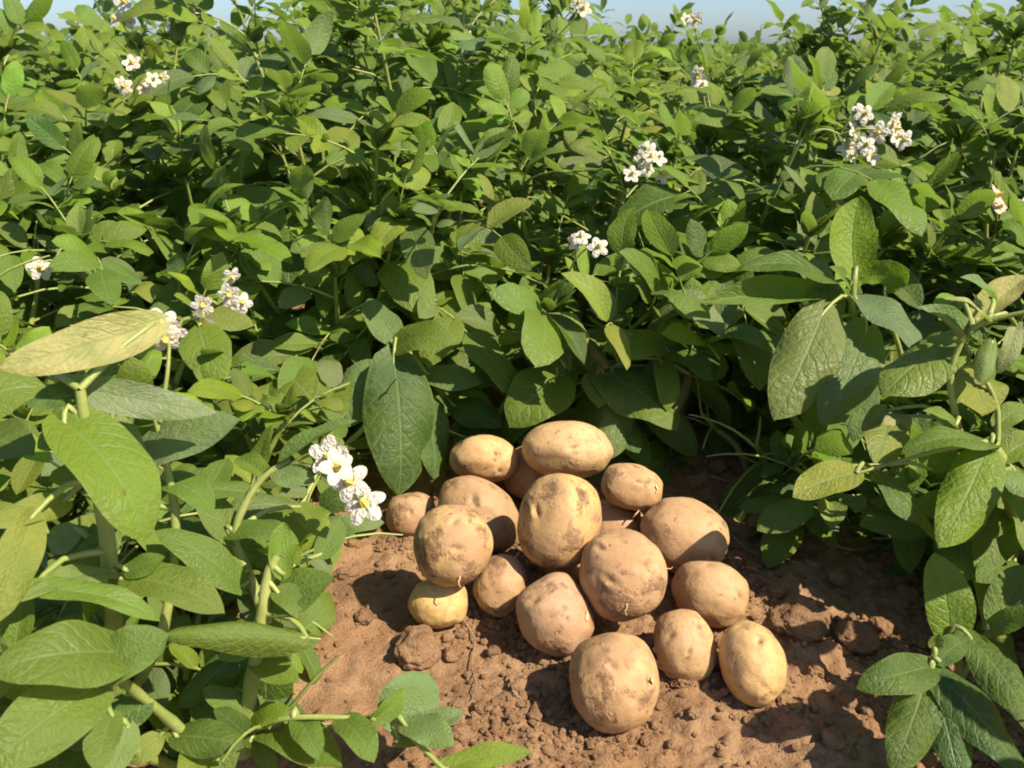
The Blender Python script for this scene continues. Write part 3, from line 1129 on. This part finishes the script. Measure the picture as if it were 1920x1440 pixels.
# plant E: right, bright upright leaf and grey hanging leaves
pE, lE = hero_plant(
    'potato plant with one upright bright leaf above grey spotted hanging leaves', (1640, 880, 1.0),
    [([(1640, 890, .98), (1620, 760, .93), (1600, 620, .86), (1600, 540, .84), (1605, 500, .84)], .0055, .0026),
     ([(1640, 890, .98), (1690, 700, .90), (1660, 580, .86)], .004, .0022)],
    [((1602, 512, .84), (1612, 368, .85), 112, 'cup', 'lime', .0, 8),
     ((1560, 530, .85), (1390, 505, .80), 96, 'arch', 'dark', .55, 12),
     ((1540, 560, .86), (1310, 568, .80), 78, 'fold', 'mid', .6, -20),
     ((1545, 585, .83), (1452, 790, .79), 148, 'droop', 'grey', .35, 5),
     ((1625, 615, .83), (1540, 800, .79), 138, 'droop', 'grey', .35, -5),
     ((1560, 600, .84), (1530, 480, .88), 90, 'flat2', 'mid', .4),
     ((1605, 560, .84), (1725, 665, .80), 120, 'arch2', 'grey', .5, -10),
     ((1620, 520, .85), (1668, 515, .83), 66, 'cup', 'lime', .25),
     ((1660, 535, .86), (1705, 510, .84), 76, 'cup', 'lime', .1),
     ((1590, 540, .84), (1555, 500, .83), 40, 'fold', 'bright', .5),
     ((1620, 700, .86), (1600, 830, .83), 80, 'droop', 'dark', .3),
     ((1600, 640, .86), (1470, 640, .84), 80, 'droop', 'dark', .4)], sunward=0.15)
# plant F: right edge, yellowing leaves, pale bent stalks
pF, lF = hero_plant(
    'yellowing potato plant with pale bent stalks at the right edge', (1900, 1010, .80),
    [([(1930, 1090, .80), (1908, 990, .74), (1888, 900, .70), (1858, 830, .69)], .0085, .0055),
     ([(1880, 900, .74), (1812, 840, .72), (1790, 770, .70), (1783, 690, .69), (1828, 612, .68), (1925, 585, .66)], .0036, .0020),
     ([(1850, 828, .69), (1740, 850, .69), (1605, 888, .69)], .0024, .0013),
     ([(1870, 850, .70), (1868, 760, .70), (1830, 692, .70), (1790, 690, .70)], .0024, .0014)],
    [((1785, 640, .72), (1655, 745, .69), 150, 'droop', 'yellow', .45, 25),
     ((1790, 690, .72), (1840, 780, .69), 160, 'flat2', 'yellow', .45),
     ((1665, 770, .74), (1640, 870, .69), 108, 'droop', 'yellow', .3),
     ((1605, 888, .69), (1486, 932, .68), 92, 'flat', 'yellow', .6),
     ((1640, 885, .71), (1755, 1015, .69), 128, 'droop', 'dark', .5, -10),
     ((1852, 840, .69), (1760, 1030, .65), 122, 'droop', 'bright', .45, 10),
     ((1860, 835, .69), (1690, 850, .67), 96, 'arch', 'mid', .7, 15),
     ((1880, 860, .69), (1960, 820, .70), 70, 'flat2', 'bright', .5),
     ((1885, 880, .69), (1960, 960, .66), 100, 'droop', 'pale', .5),
     ((1745, 880, .70), (1780, 830, .71), 66, 'fold', 'bright', .5),
     ((1830, 600, .70), (1930, 515, .72), 70, 'cup', 'cream', .75, 0),
     ((1830, 640, .69), (1720, 575, .68), 56, 'fold', 'pale', .6, -25),
     ((1860, 640, .69), (1840, 720, .67), 52, 'curl', 'pale', .4),
     ((1790, 560, .72), (1760, 600, .70), 60, 'flat', 'lime', .3),
     ((1860, 560, .70), (1800, 520, .69), 46, 'fold', 'pale', .5),
     ((1870, 800, .71), (1930, 760, .72), 56, 'flat2', 'bright', .5),
     ((1900, 880, .72), (1930, 1000, .67), 110, 'droop', 'pale', .5),
     ((1835, 650, .70), (1760, 630, .69), 50, 'arch', 'pale', .5, 20),
     ((1850, 600, .67), (1770, 560, .66), 50, 'arch', 'cream', .9),
     ((1905, 610, .69), (1870, 700, .69), 44, 'arch', 'cream', .6, 15),
     ((1800, 640, .68), (1745, 585, .67), 44, 'fold', 'cream', .9, 10),
     ((1700, 780, .74), (1640, 800, .72), 60, 'curl', 'cream', .6),
     ((1830, 930, .72), (1790, 1020, .71), 80, 'droop', 'yellow', .5),
     ((1890, 1050, .74), (1830, 1090, .70), 80, 'arch', 'mid', .6),
     ((1900, 1060, .74), (1930, 1130, .70), 80, 'droop', 'bright', .5),
     ((1890, 940, .74), (1830, 1010, .72), 70, 'flat2', 'yellow', .4),
     ((1900, 960, .74), (1925, 1040, .70), 80, 'arch', 'pale', .5),
     ((1790, 800, .69), (1730, 770, .69), 44, 'fold', 'bright', .5)], sunward=0.35)
# plant G: bottom right corner, long dark leaves
pG, lG = hero_plant(
    'potato plant with long dark leaves in the bottom right corner beside the soil', (1800, 1240, .66),
    [([(1800, 1270, .68), (1790, 1200, .63), (1765, 1215, .61), (1745, 1255, .585)], .0034, .0020),
     ([(1800, 1270, .68), (1860, 1180, .62), (1915, 1130, .60)], .0036, .0020)],
    [((1782, 1195, .62), (1752, 1036, .63), 108, 'flat', 'bright', .2, 5),
     ((1745, 1250, .585), (1606, 1290, .57), 92, 'arch', 'dark', .6),
     ((1740, 1265, .585), (1672, 1450, .55), 112, 'droop', 'dark', .5, 8),
     ((1748, 1265, .585), (1800, 1470, .54), 100, 'droop', 'dark', .45, 20),
     ((1752, 1260, .585), (1925, 1470, .53), 128, 'droop', 'dark', .5, -8),
     ((1815, 1190, .61), (1950, 1390, .55), 110, 'droop', 'dark', .5, -5),
     ((1760, 1240, .585), (1815, 1200, .60), 60, 'flat2', 'dark', .6),
     ((1850, 1180, .61), (1940, 1140, .59), 56, 'flat', 'bright', .7),
     ((1870, 1170, .62), (1935, 1060, .64), 90, 'flat2', 'mid', .4),
     ((1752, 1215, .59), (1765, 1190, .585), 34, 'cup', 'pale', .5)])

# flowers where the photograph shows them, each cluster on a plant
r = random.Random(77)
flower_cluster(pA, P(640, 868, .58), .011, 2, .031, P(545, 870, .60), r, Vector((-.2, -.6, .8)))
flower_cluster(pA, P(664, 925, .575), .010, 2, .031, P(545, 870, .60), r, Vector((.5, -.7, .3)))
flower_cluster(pB, P(322, 612, .545), .013, 4, .022, P(300, 790, .55), r, Vector((.3, -.8, -.1)))
flower_cluster(pB, P(398, 585, .56), .008, 2, .019, P(330, 640, .56), r, Vector((.2, -.8, -.4)))
flower_cluster(pB, P(430, 545, .57), .012, 3, .017, P(390, 590, .56), r, Vector((.3, -.8, -.1)))


def on_crop(px, py, depth, n, spread, size, tint=(0.74, 0.68, 0.56)):
    c = P(px, py, depth)
    root, tops = min(plants, key=lambda q: min((t - c).length for t in q[1]))
    top = min(tops, key=lambda t: (t - c).length)
    flower_cluster(root, c, spread, n, size, top, r, None, tint)


for args in ((280, 143, 1.16, 6, .032, .026, (0.80, .68, .52)), (1620, 250, 1.06, 9, .030, .029), (1680, 243, 1.06, 3, .014, .028), (1205, 310, 1.03, 6, .026, .024), (1200, 272, 1.06, 2, .012, .024),
             (1090, 462, .93, 3, .016, .024), (88, 498, .90, 2, .012, .026), (1875, 378, .92, 2, .012, .030, (0.72, .52, .40)), (1905, 395, .93, 1, .008, .028, (0.72, .52, .40)), (215, 14, 1.4, 3, .03, .034),
             (358, 14, 1.4, 2, .012, .032), (1312, 130, 1.25, 2, .02, .026), (1325, 160, 1.25, 1, .01, .03), (1095, 14, 1.4, 2, .02, .03), (880, 60, 1.4, 2, .02, .03), (1300, 45, 1.5, 2, .02, .03)):
    on_crop(*args)

# ------------------------------------------------------------------ the potatoes
def icosphere(sub):
    t = (1 + 5 ** .5) / 2
    v = [(-1, t, 0), (1, t, 0), (-1, -t, 0), (1, -t, 0), (0, -1, t), (0, 1, t), (0, -1, -t), (0, 1, -t), (t, 0, -1), (t, 0, 1), (-t, 0, -1), (-t, 0, 1)]
    f_ = [(0, 11, 5), (0, 5, 1), (0, 1, 7), (0, 7, 10), (0, 10, 11), (1, 5, 9), (5, 11, 4), (11, 10, 2), (10, 7, 6), (7, 1, 8), (3, 9, 4), (3, 4, 2), (3, 2, 6),
          (3, 6, 8), (3, 8, 9), (4, 9, 5), (2, 4, 11), (6, 2, 10), (8, 6, 7), (9, 8, 1)]
    v = [Vector(p_).normalized() for p_ in v]
    for _ in range(sub):
        cache, nf = {}, []

        def midp(a, b):
            k = (min(a, b), max(a, b))
            if k not in cache:
                cache[k] = len(v)
                v.append(((v[a] + v[b]) / 2).normalized())
            return cache[k]
        for a, b, c in f_:
            ab, bc, ca = midp(a, b), midp(b, c), midp(c, a)
            nf += [(a, ab, ca), (b, bc, ab), (c, ca, bc), (ab, bc, ca)]
        f_ = nf
    return np.array([tuple(p_) for p_ in v]), np.array(f_)


ICO5V, ICO5F = icosphere(5)
ICO2V, ICO2F = icosphere(2)
ICO1V, ICO1F = icosphere(1)


def potato(label, px, py, w, h, rot, t, seed, tint, dirt, eyes):
    """eyes: directions in the potato's own axes (x right, y up, z to the viewer) where a bud eye sits"""
    d = (P(px, py, 1.0) - CAM)
    c = CAM + d * t
    v = d.normalized()
    rr = v.cross(UPV).normalized()
    uu = rr.cross(v)
    a = math.radians(rot)
    x = rr * math.cos(a) + uu * math.sin(a)
    y = -rr * math.sin(a) + uu * math.cos(a)
    r2 = ((px - 960) ** 2 + (py - 720) ** 2) / F_PX ** 2          # a ball away from the lens axis shows stretched
    st = (math.sqrt(1 + r2) - 1) / max(r2, 1e-6)
    sx = w / 2 * t / F_PX * 0.985 / (1 + st * ((px - 960) / F_PX) ** 2)
    sy = h / 2 * t / F_PX * 0.965 / (1 + 1.6 * st * ((py - 720) / F_PX) ** 2)
    sz = (sx + sy) / 2 * 0.95
    S = ICO5V
    q = 0.066 * fbm(S[:, 0] * 1.15 + seed * 3.7, S[:, 1] * 1.15, S[:, 2] * 1.15, 2, seed) + 0.006 * fbm(S[:, 0] * 4 + seed, S[:, 1] * 5, S[:, 2] * 5, 3, seed + 5)
    eye = np.zeros(len(S))
    rs = random.Random(seed)
    allE = [Vector(e).normalized() for e in eyes] + [Vector((rs.gauss(0, 1), rs.gauss(0, 1), rs.gauss(0, 1))).normalized() for _ in range(5)]
    for k, e in enumerate(allE):
        ev = np.array(e)
        tang = Vector(e).cross(Vector((rs.uniform(-1, 1), rs.uniform(-1, 1), rs.uniform(-1, 1)))).normalized()
        bi = Vector(e).cross(tang)
        du, dv = (S - ev) @ np.array(tang), (S - ev) @ np.array(bi)
        front = (S @ ev > 0.5)
        wid = rs.uniform(0.12, 0.20)
        g0 = np.exp(-(du / wid) ** 2 - (dv / (wid * .55)) ** 2) * front
        brow = np.exp(-(du / (wid * 1.2)) ** 2 - ((dv - wid * .9) / (wid * .5)) ** 2) * front
        dp = 0.062 if k < len(eyes) else 0.022
        q += -dp * g0 + 0.4 * dp * brow
        core = np.exp(-(du / (wid * .55)) ** 2 - (dv / (wid * .22)) ** 2) * front
        eye = np.maximum(eye, core * (1.0 if k < len(eyes) else .6))
    # a superellipse-like fullness
    full = 1 + 0.07 * (1 - np.max(np.abs(S), axis=1)) * 1.6
    V = S * (full * (1 + q))[:, None] * np.array([sx, sy, sz])
    M = np.array([x, y, -v])
    V = V @ M
    o = bpy.data.objects.new('potato', mesh_np('potato', V, ICO5F, M_POTATO, attrs={'eye': eye}))
    o.location = c
    o.color = (*tint, dirt)
    link(o)
    tag(o, label, 'potato', 'freshly dug potatoes in the pile')
    return o, (x, y, -v, sx, sy, sz)


TAN, GOLD, BUFF, PALE = (0.475, 0.295, 0.135), (0.545, 0.345, 0.125), (0.450, 0.272, 0.130), (0.60, 0.36, 0.15)
POT = {}
for key, args in {
    18: ('potato almost hidden behind the topmost oblong potato', 1000, 885, 120, 110, 0, .962, 18, BUFF, .5, []),
    17: ('potato showing a sliver behind the big round centre ones', 1150, 990, 120, 110, 0, .858, 17, BUFF, .6, []),
    6: ('small round brown potato at the left end of the pile by the drooping leaf', 770, 965, 95, 92, 0, .890, 6, (0.44, .26, .12), .9, [(0, .1, 1)]),
    2: ('potato with orange brown left end, left of the topmost one', 908, 860, 128, 95, -5, .924, 2, (0.58, .37, .15), .5, [(.5, -.5, .8)]),
    5: ('long tan potato lying behind the golden one with the sprout', 900, 962, 172, 128, -38, .866, 5, TAN, .55, [(-.3, .2, 1)]),
    3: ('small tan potato with a pale torn tip, right of the topmost one', 1183, 913, 118, 92, -8, .832, 3, TAN, .45, [(.2, .3, 1)]),
    12: ('large smooth tan potato at the upper right of the pile', 1283, 1005, 172, 146, -20, .806, 12, BUFF, .35, [(.75, -.3, .6)]),
    19: ('potato only glimpsed in the gap under the big golden centre one', 1060, 1040, 120, 110, 0, .816, 19, BUFF, .5, []),
    9: ('small potato half shaded by the big centre potato above it', 938, 1095, 98, 128, -25, .770, 9, TAN, .6, []),
    8: ('small smooth yellow potato at the bottom left, under the golden one', 823, 1132, 115, 104, 0, .750, 8, (0.60, .395, .125), .08, []),
    1: ('pale smooth oblong potato, the topmost of the pile', 1065, 843, 175, 117, -3, .904, 1, (0.58, .375, .170), .18, [(.12, .08, 1)]),
    7: ('golden round potato with muddy patches and a small sprout', 850, 1022, 148, 162, 10, .734, 7, GOLD, .85, [(.1, -.1, 1), (.15, .55, .8)]),
    4: ('big golden oval potato with brown smears at the centre of the pile', 1050, 976, 156, 188, -10, .764, 4, (0.545, .345, .120), .75, [(-.6, .1, .8), (.35, .6, .7)]),
    13: ('round plain tan potato on the right, above the two small pale ones', 1333, 1113, 146, 132, -15, .748, 13, TAN, .35, [(.7, .2, .7)]),
    11: ('large round brown potato with a bud eye and a root hair in the middle', 1169, 1077, 166, 180, 15, .722, 11, (0.45, .275, .130), .65, [(-.35, -.05, 1), (-.35, .65, .7), (.6, .1, .8)]),
    10: ('lumpy pinkish potato with a knob on top, left of the round brown one', 1040, 1153, 140, 166, 28, .718, 10, (0.45, .272, .15), .6, [(.2, .75, .6), (-.3, .5, .8)]),
    14: ('small egg-shaped potato with flaking torn skin in the front row', 1282, 1209, 116, 150, 18, .690, 14, (0.55, .350, .140), .5, [(.1, -.2, 1), (-.3, .3, .9)]),
    16: ('smooth yellow egg-shaped potato at the right end of the front row', 1413, 1242, 132, 168, 14, .666, 16, (0.60, .390, .140), .25, [(.3, .45, .8)]),
    15: ('large round potato nearest the viewer with a chip of torn skin on its side', 1152, 1278, 170, 196, 8, .640, 15, (0.55, .348, .145), .72, [(0, .35, 1), (.75, -.05, .7)]),
}.items():
    POT[key] = potato(*args)


def on_potato(key, dx, dy, dz, lift=1.01):
    """point on a potato's skin in world space, and the outward direction"""
    o, (x, y, z, sx, sy, sz) = POT[key]
    e = Vector((dx, dy, dz)).normalized()
    return o.location + (x * e.x * sx + y * e.y * sy + z * e.z * sz) * lift, (x * e.x + y * e.y + z * e.z).normalized()


def rootlet(key, dx, dy, dz, ext, length, rad, name='rootlet'):
    o = POT[key][0]
    p_, n = on_potato(key, dx, dy, dz, 0.985)
    e = Vector(ext).normalized()
    w_ = n.cross(e).normalized()
    pts = [p_, p_ + (n * .35 + e * .5 + w_ * .15) * length * .4, p_ + (n * .32 + e * 1.1 - w_ * .12) * length * .6, p_ + (n * .10 + e * 1.5 + w_ * .2) * length * .75]
    mb = MB()
    mb.tube([q - o.location for q in spline(pts, 7)], rad, rad * .35, 5)
    link(bpy.data.objects.new(name, mb.mesh(name, M_FLAKE)), o)


def skin_flake(key, dx, dy, dz, size, seed):
    """a thin torn curl of skin standing off the potato"""
    o = POT[key][0]
    p_, n = on_potato(key, dx, dy, dz, 0.99)
    rs = random.Random(seed)
    t1 = n.cross(Vector((rs.uniform(-1, 1), rs.uniform(-1, 1), 1))).normalized()
    t2 = n.cross(t1)
    vs, fs = [], []
    for i in range(5):
        for j in range(4):
            a = i / 4
            wq = (1 - .5 * a) * (j / 3 - .5) * (1 + rs.uniform(-.25, .25))
            vs.append(p_ - o.location + t1 * (a - .15) * size + t2 * wq * size * .8 + n * size * (.03 + .10 * a * a + rs.uniform(0, .03)))
    for i in range(4):
        for j in range(3):
            fs.append((i * 4 + j, i * 4 + j + 1, i * 4 + j + 5, i * 4 + j + 4))
    link(bpy.data.objects.new('skin_flake', mesh_np('skin_flake', vs, fs, M_FLAKE)), o)


rootlet(7, .02, -.72, .75, (0, -.6, -.8), .010, .0011, 'sprout')
rootlet(11, -.1, -.62, .8, (-.1, -.3, -1), .009, .0010)
rootlet(11, .95, -.1, .3, (1, 0, .2), .006, .0007)
rootlet(3, .35, -.85, .4, (-.5, -.2, -.6), .010, .0013)
rootlet(14, -.2, -.9, .3, (-.3, -.2, -.5), .010, .0009)
rootlet(9, .1, .9, .3, (.2, 0, .3), .006, .0008)
for k, (key, dx, dy, dz, s) in enumerate(((14, -.85, -.35, .45, .013), (14, -.75, -.60, .4, .011), (14, -.55, -.85, .35, .012), (14, -.90, .05, .5, .008), (15, .88, .05, .5, .010),
                                          (3, .85, .35, .5, .010), (3, .92, 0, .5, .008), (10, .80, -.35, .5, .009), (5, -.6, .4, .7, .007), (16, .3, .7, .7, .004))):
    skin_flake(key, dx, dy, dz, s, 40 + k)

# ------------------------------------------------------------------ clods, crumbs, roots, dried bits on the soil
def ground_point(px, py, lift=0.0):
    """where the sight line through a spot of the photograph meets the soil"""
    d = P(px, py, 1.0) - CAM
    t = (CAM_H - 0.0) / -d.z
    for _ in range(4):
        q = CAM + d * t
        t += (q.z - gz(q.x, q.y)) / -d.z
    q = CAM + d * t
    return Vector((q.x, q.y, q.z + lift)), t


def clod(label, px, py, wpx, hk, seed, group='soil clods lying around the pile'):
    g, t = ground_point(px, py)
    s = wpx / 2 * t / F_PX
    V = ICO5V[:2562] if False else icosphere(4)[0]
    n = 0.22 * fbm(V[:, 0] * 1.4 + seed, V[:, 1] * 1.4, V[:, 2] * 1.4, 2, seed) + 0.06 * fbm(V[:, 0] * 6 + seed, V[:, 1] * 6, V[:, 2] * 6, 3, seed + 3)
    Q = V * (1 + n)[:, None] * np.array([s, s * .9, s * hk])
    o = bpy.data.objects.new('soil_clod', mesh_np('soil_clod', Q, icosphere(4)[1], M_CLOD))
    o.location = g + Z * s * hk * 0.45
    o.rotation_euler = (0, 0, seed * 1.3)
    link(o)
    tag(o, label, 'soil clod', group)


clod('fist-sized rounded soil clod left of the front potatoes', 782, 1232, 92, .75, 1)
clod('small round pebble of soil left of the yellow potato', 683, 1162, 36, .8, 2)
clod('broad soil clod in half shade at the right of the pile', 1500, 1175, 110, .55, 3)
clod('broken soil clod at the edge of the shaded hollow', 1610, 1205, 80, .6, 4)
for k, (px, py, w, where) in enumerate((
        (640, 1080, 30, 'at the edge of the left leaves, level with the golden potato'), (660, 1020, 26, 'below the white flower pair at the leaf edge'),
        (620, 1130, 24, 'beside the round leaf of the left plant'), (848, 1232, 34, 'touching the right side of the big rounded clod'),
        (880, 1270, 22, 'beside the wavy dry root'), (865, 1385, 40, 'at the bottom, right of the pale leaf pair'), (1000, 1345, 24, 'left of the nearest potato, in its shade'),
        (1045, 1400, 26, 'in front of the nearest potato, to its lower left'), (1300, 1340, 26, 'between the nearest potato and the yellow end potato'),
        (1345, 880, 40, 'behind the small torn tan potato, farthest back'), (1300, 870, 30, 'behind the pile under the hanging leaves'),
        (1390, 920, 44, 'in the shade right behind the large smooth tan potato'), (1420, 985, 34, 'right of the large smooth tan potato'),
        (1440, 1060, 34, 'right of the round plain tan potato, behind it'), (1460, 1115, 30, 'right of the round plain tan potato, beside the broad clod'),
        (1530, 1260, 36, 'right of the yellow end potato'), (1590, 1320, 30, 'left of the dark corner leaves'), (1490, 1330, 28, 'in front of the yellow end potato, to its right'),
        (1560, 1390, 40, 'near the bottom edge, left of the corner leaves'), (1260, 1400, 24, 'in front of the nearest potato, to its lower right'),
        (1650, 1180, 44, 'in the shaded hollow left of the upright corner leaf'), (1570, 1090, 40, 'in the shaded hollow below the yellow leaf'),
        (1700, 1120, 40, 'in the darkest part of the hollow at right'), (925, 1225, 26, 'under the lumpy potato, left of it'),
        (965, 1290, 20, 'in the shade left of the nearest potato, by the short root'), (900, 1330, 30, 'below the wavy dry root'),
        (1240, 880, 30, 'tucked behind the small torn tan potato'))):
    clod('small crumbly soil clod ' + where, px, py, w, .75, 20 + k, 'small crumbly soil clods')

V, Fq, off, k = [], [], 0, 0
kinds = []
for s in range(10):
    q = ICO1V * (1 + 0.35 * (RNG.random(len(ICO1V)) - .5))[:, None] * np.array([1, RNG.uniform(.7, 1), RNG.uniform(.55, .9)])
    kinds.append(q)
cx = RNG.uniform(-.30, .62, 140000)
cy = RNG.uniform(.38, 1.05, 140000)
dens = fbm(cx * 9, cy * 9, octaves=3, seed=77) + 0.25
flat = np.hypot((cx + .17) / .12, (cy - .58) / .15) < 1
ok = (RNG.random(140000) < np.clip(dens, 0.06, 1) * .55) & (~flat | (RNG.random(140000) < .12))
cx, cy = cx[ok][:38000], cy[ok][:38000]
ring_x, ring_y = [], []
for key, (o_, ax_) in POT.items():
    rad = max(ax_[3], ax_[4])
    if o_.location.z < 0.052:
        m_ = 260
        th = RNG.uniform(0, 6.283, m_)
        rr_ = rad * (0.80 + 0.38 * RNG.random(m_) ** 1.6)
        ring_x.append(o_.location.x + np.cos(th) * rr_)
        ring_y.append(o_.location.y + np.sin(th) * rr_)
cx = np.concatenate([cx] + ring_x)
cy = np.concatenate([cy] + ring_y)
cz = ground_z(cx, cy)
for i in range(len(cx)):
    s = 0.0008 + 0.0032 * RNG.random() ** 4 + (0.0045 * RNG.random() if RNG.random() < .05 else 0)
    a = RNG.random() * 6.283
    c_, s_ = math.cos(a), math.sin(a)
    q = kinds[i % 10] @ np.array([[c_, s_, 0], [-s_, c_, 0], [0, 0, 1]])
    V.append(q * s + np.array([cx[i], cy[i], cz[i] + s * .35]))
    Fq.append(ICO1F + off)
    off += len(ICO1V)
crumbs = link(bpy.data.objects.new('soil_crumbs', mesh_np('soil_crumbs', np.concatenate(V), np.concatenate(Fq), M_CLOD, smooth=False)))
tag(crumbs, 'loose crumbs of brown soil scattered over the bare patch', 'soil crumbs', None, 'stuff')


def strand(name, label, pix, rad, mat, lift=.003, group=None, cat='root'):
    pts = [ground_point(px, py, lift)[0] for px, py in pix]
    mid = pts[0].copy()
    mb = MB()
    mb.tube([q - mid for q in spline(pts, 12)], rad, rad * .5, 5)
    o = bpy.data.objects.new(name, mb.mesh(name, mat))
    o.location = mid
    link(o)
    tag(o, label, cat, group)


strand('dry_root', 'thin wavy dry root on the soil below the yellow potato', [(868, 1168), (890, 1205), (884, 1250), (893, 1290), (885, 1320)], .0009, M_DRY, .004)
strand('dry_root', 'short pale dry root on the dark soil left of the nearest potato', [(955, 1270), (962, 1300), (980, 1320)], .0008, M_DRY, .004)
for where, pix in (('right behind the large smooth tan potato', ((1395, 940), (1420, 960), (1470, 1000))), ('below the yellow leaf on its thin stalk', ((1440, 1020), (1480, 1060), (1530, 1070))),
                   ('beside the yellow end potato', ((1480, 1210), (1500, 1245))), ('running down from the hanging grey leaves', ((1430, 900), (1500, 930), (1540, 990))),
                   ('behind the pile near the farthest clod', ((1330, 900), (1370, 915), (1390, 950))), ('across the darkest part of the hollow', ((1560, 1030), (1600, 1040), (1650, 1030))),
                   ('against the right side of the large smooth tan potato', ((1370, 1010), (1400, 1040), (1440, 1050)))):
    strand('dry_twig', 'thin dry stalk on the soil, ' + where, pix, .0012, M_DRY, .006, 'dry stalks on the soil', 'twig')
